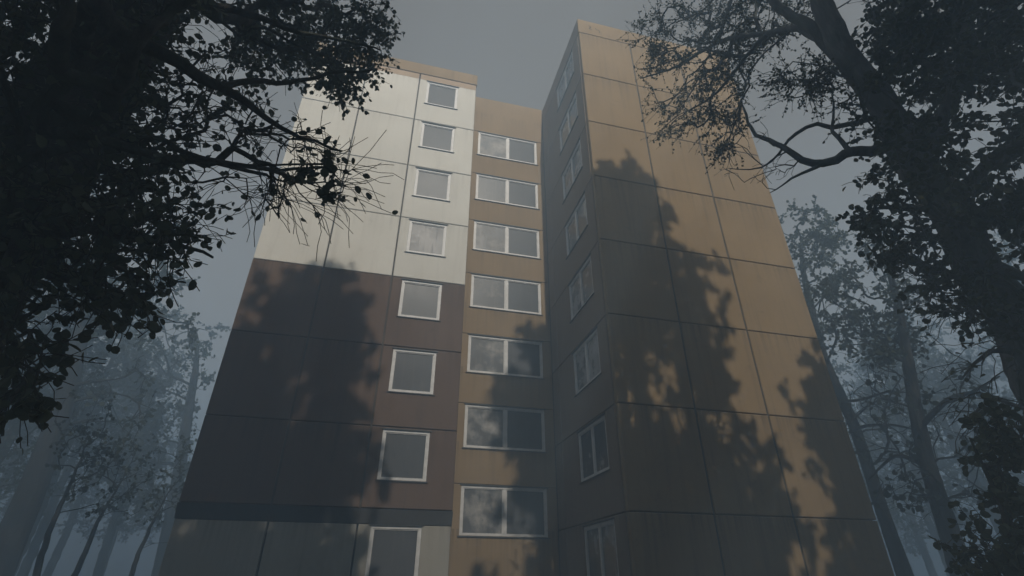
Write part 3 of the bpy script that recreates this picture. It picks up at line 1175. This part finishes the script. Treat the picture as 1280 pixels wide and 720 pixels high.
LB = 'tree whose shadow falls on the '
shade_tree(201, .9, -17.5, 0, [(-.6, 4), (-.6, 13.4), (.2, 14.6), (1.4, 14.5), (2.1, 13.8), (2.3, 11.6), (3.3, 11.2), (3.9, 10.4), (3.4, 8.8), (3.0, 8.0), (2.6, 7.6), (2.2, 8.6), (1.2, 7.8), (.2, 8.2)], 330, 74, LB + 'tan wing beside its left edge')
shade_tree(202, 2.2, -15.8, 0, [(-1.6, -5), (-1, 3.4), (.6, 4.2), (1.2, 6.2), (1.8, 4.6), (2.6, 5.2), (3.4, 7.6), (3.9, 6.6), (4.0, 4.6), (4.8, 4.0), (5.0, 2.0), (5.4, -5)], 300, 60, LB + 'lower middle of the tan wing')
shade_tree(203, 7.6, -17.0, 0, [(6.5, 5.2), (6.6, 6.9), (7.4, 7.0), (8.6, 6.6), (10.2, 5.4), (11.5, 3), (11.5, -6), (5.4, -6), (6.1, 2.4), (6.8, 3.4)], 330, 60, LB + 'lower right corner of the tan wing')
shade_tree(204, -.5, -16.5, YD, [(-1.8, 4.6), (-2.0, 7.6), (-.7, 8.2), (-.4, 9.6), (.6, 10.6), (.8, 5), (-.6, 4.6)], 140, 30, LB + 'right half of the stairwell')
shade_tree(205, -9.6, -17.5, YL, [(-11.9, 3), (-11.6, 9.0), (-10.9, 9.9), (-9.2, 10.5), (-8.4, 10.7), (-7.6, 9.8), (-7.2, 8.4), (-6.9, 6.2), (-7.1, 3.6)], 400, 62, LB + 'brown storeys')
shade_tree(206, -13.4, -16.0, YL, [(-17.5, -9), (-17.5, 7.6), (-14, 8.8), (-12.1, 8.2), (-11.5, 4), (-11.5, -9)], 360, 66, LB + 'thicket left of the building')
shade_tree(207, -8.4, -15.2, YL, [(-11.5, -9), (-11.5, 3.2), (-7.2, 3.4), (-6.6, 1.6), (-5.0, .8), (-4.2, -9)], 500, 95, LB + 'ground floor of the white wing', topz=3.4)
shade_tree(208, -2.2, -16.2, YD, [(-4.2, -9), (-3.2, .4), (-2.2, 1.8), (-1.2, 1.4), (.0, 2.2), (1.4, -9)], 190, 32, LB + 'lowest stairwell windows')

shade_tree(209, 6.9, -15.4, 0, [(6.35, 5.2), (6.55, 6.8), (7.4, 7.1), (8.5, 6.8), (8.5, 0), (6.2, 0), (6.9, 3.2)], 230, 45, LB + 'right edge of the tan wing')
shade_tree(210, 3.0, -17.8, 0, [(-.6, -1), (-.4, 3.6), (1.8, 3.8), (2.6, 2.8), (3.6, 3.8), (4.6, 4.1), (5.2, 2.4), (5.6, -1)], 150, 26, LB + 'foot of the tan wing')
shade_tree(211, -9, -14.8, YL, [(-11.8, -1.5), (-11.8, 2.9), (-7.0, 2.9), (-6.9, -1.5)], 150, 26, LB + 'foot of the white wing')
shade_tree(212, 2.4, -18.2, 0, [(.6, 3.8), (.6, 8.2), (2.2, 8.4), (3.5, 8.0), (3.9, 6.4), (3.8, 4.4)], 44, 6, LB + 'middle storeys of the tan wing')
# ------------------------------------------------------------------ haze
m = bpy.data.materials.new('haze')
m.use_nodes = True
n = m.node_tree
n.nodes.clear()
out = n.nodes.new('ShaderNodeOutputMaterial')
pv = n.nodes.new('ShaderNodeVolumePrincipled')
pv.inputs['Color'].default_value = (.475, .65, .835, 1)
pv.inputs['Density'].default_value = .0275
pv.inputs['Anisotropy'].default_value = 0.0
n.links.new(pv.outputs[0], out.inputs['Volume'])
mb = MB()
mb.box(-150, 150, -150, 150, GROUND - 2.2, 31)
hz = obj('haze', mb, m)
hz['kind'] = 'stuff'
hz['label'] = 'blue grey fog filling the forest around the building'
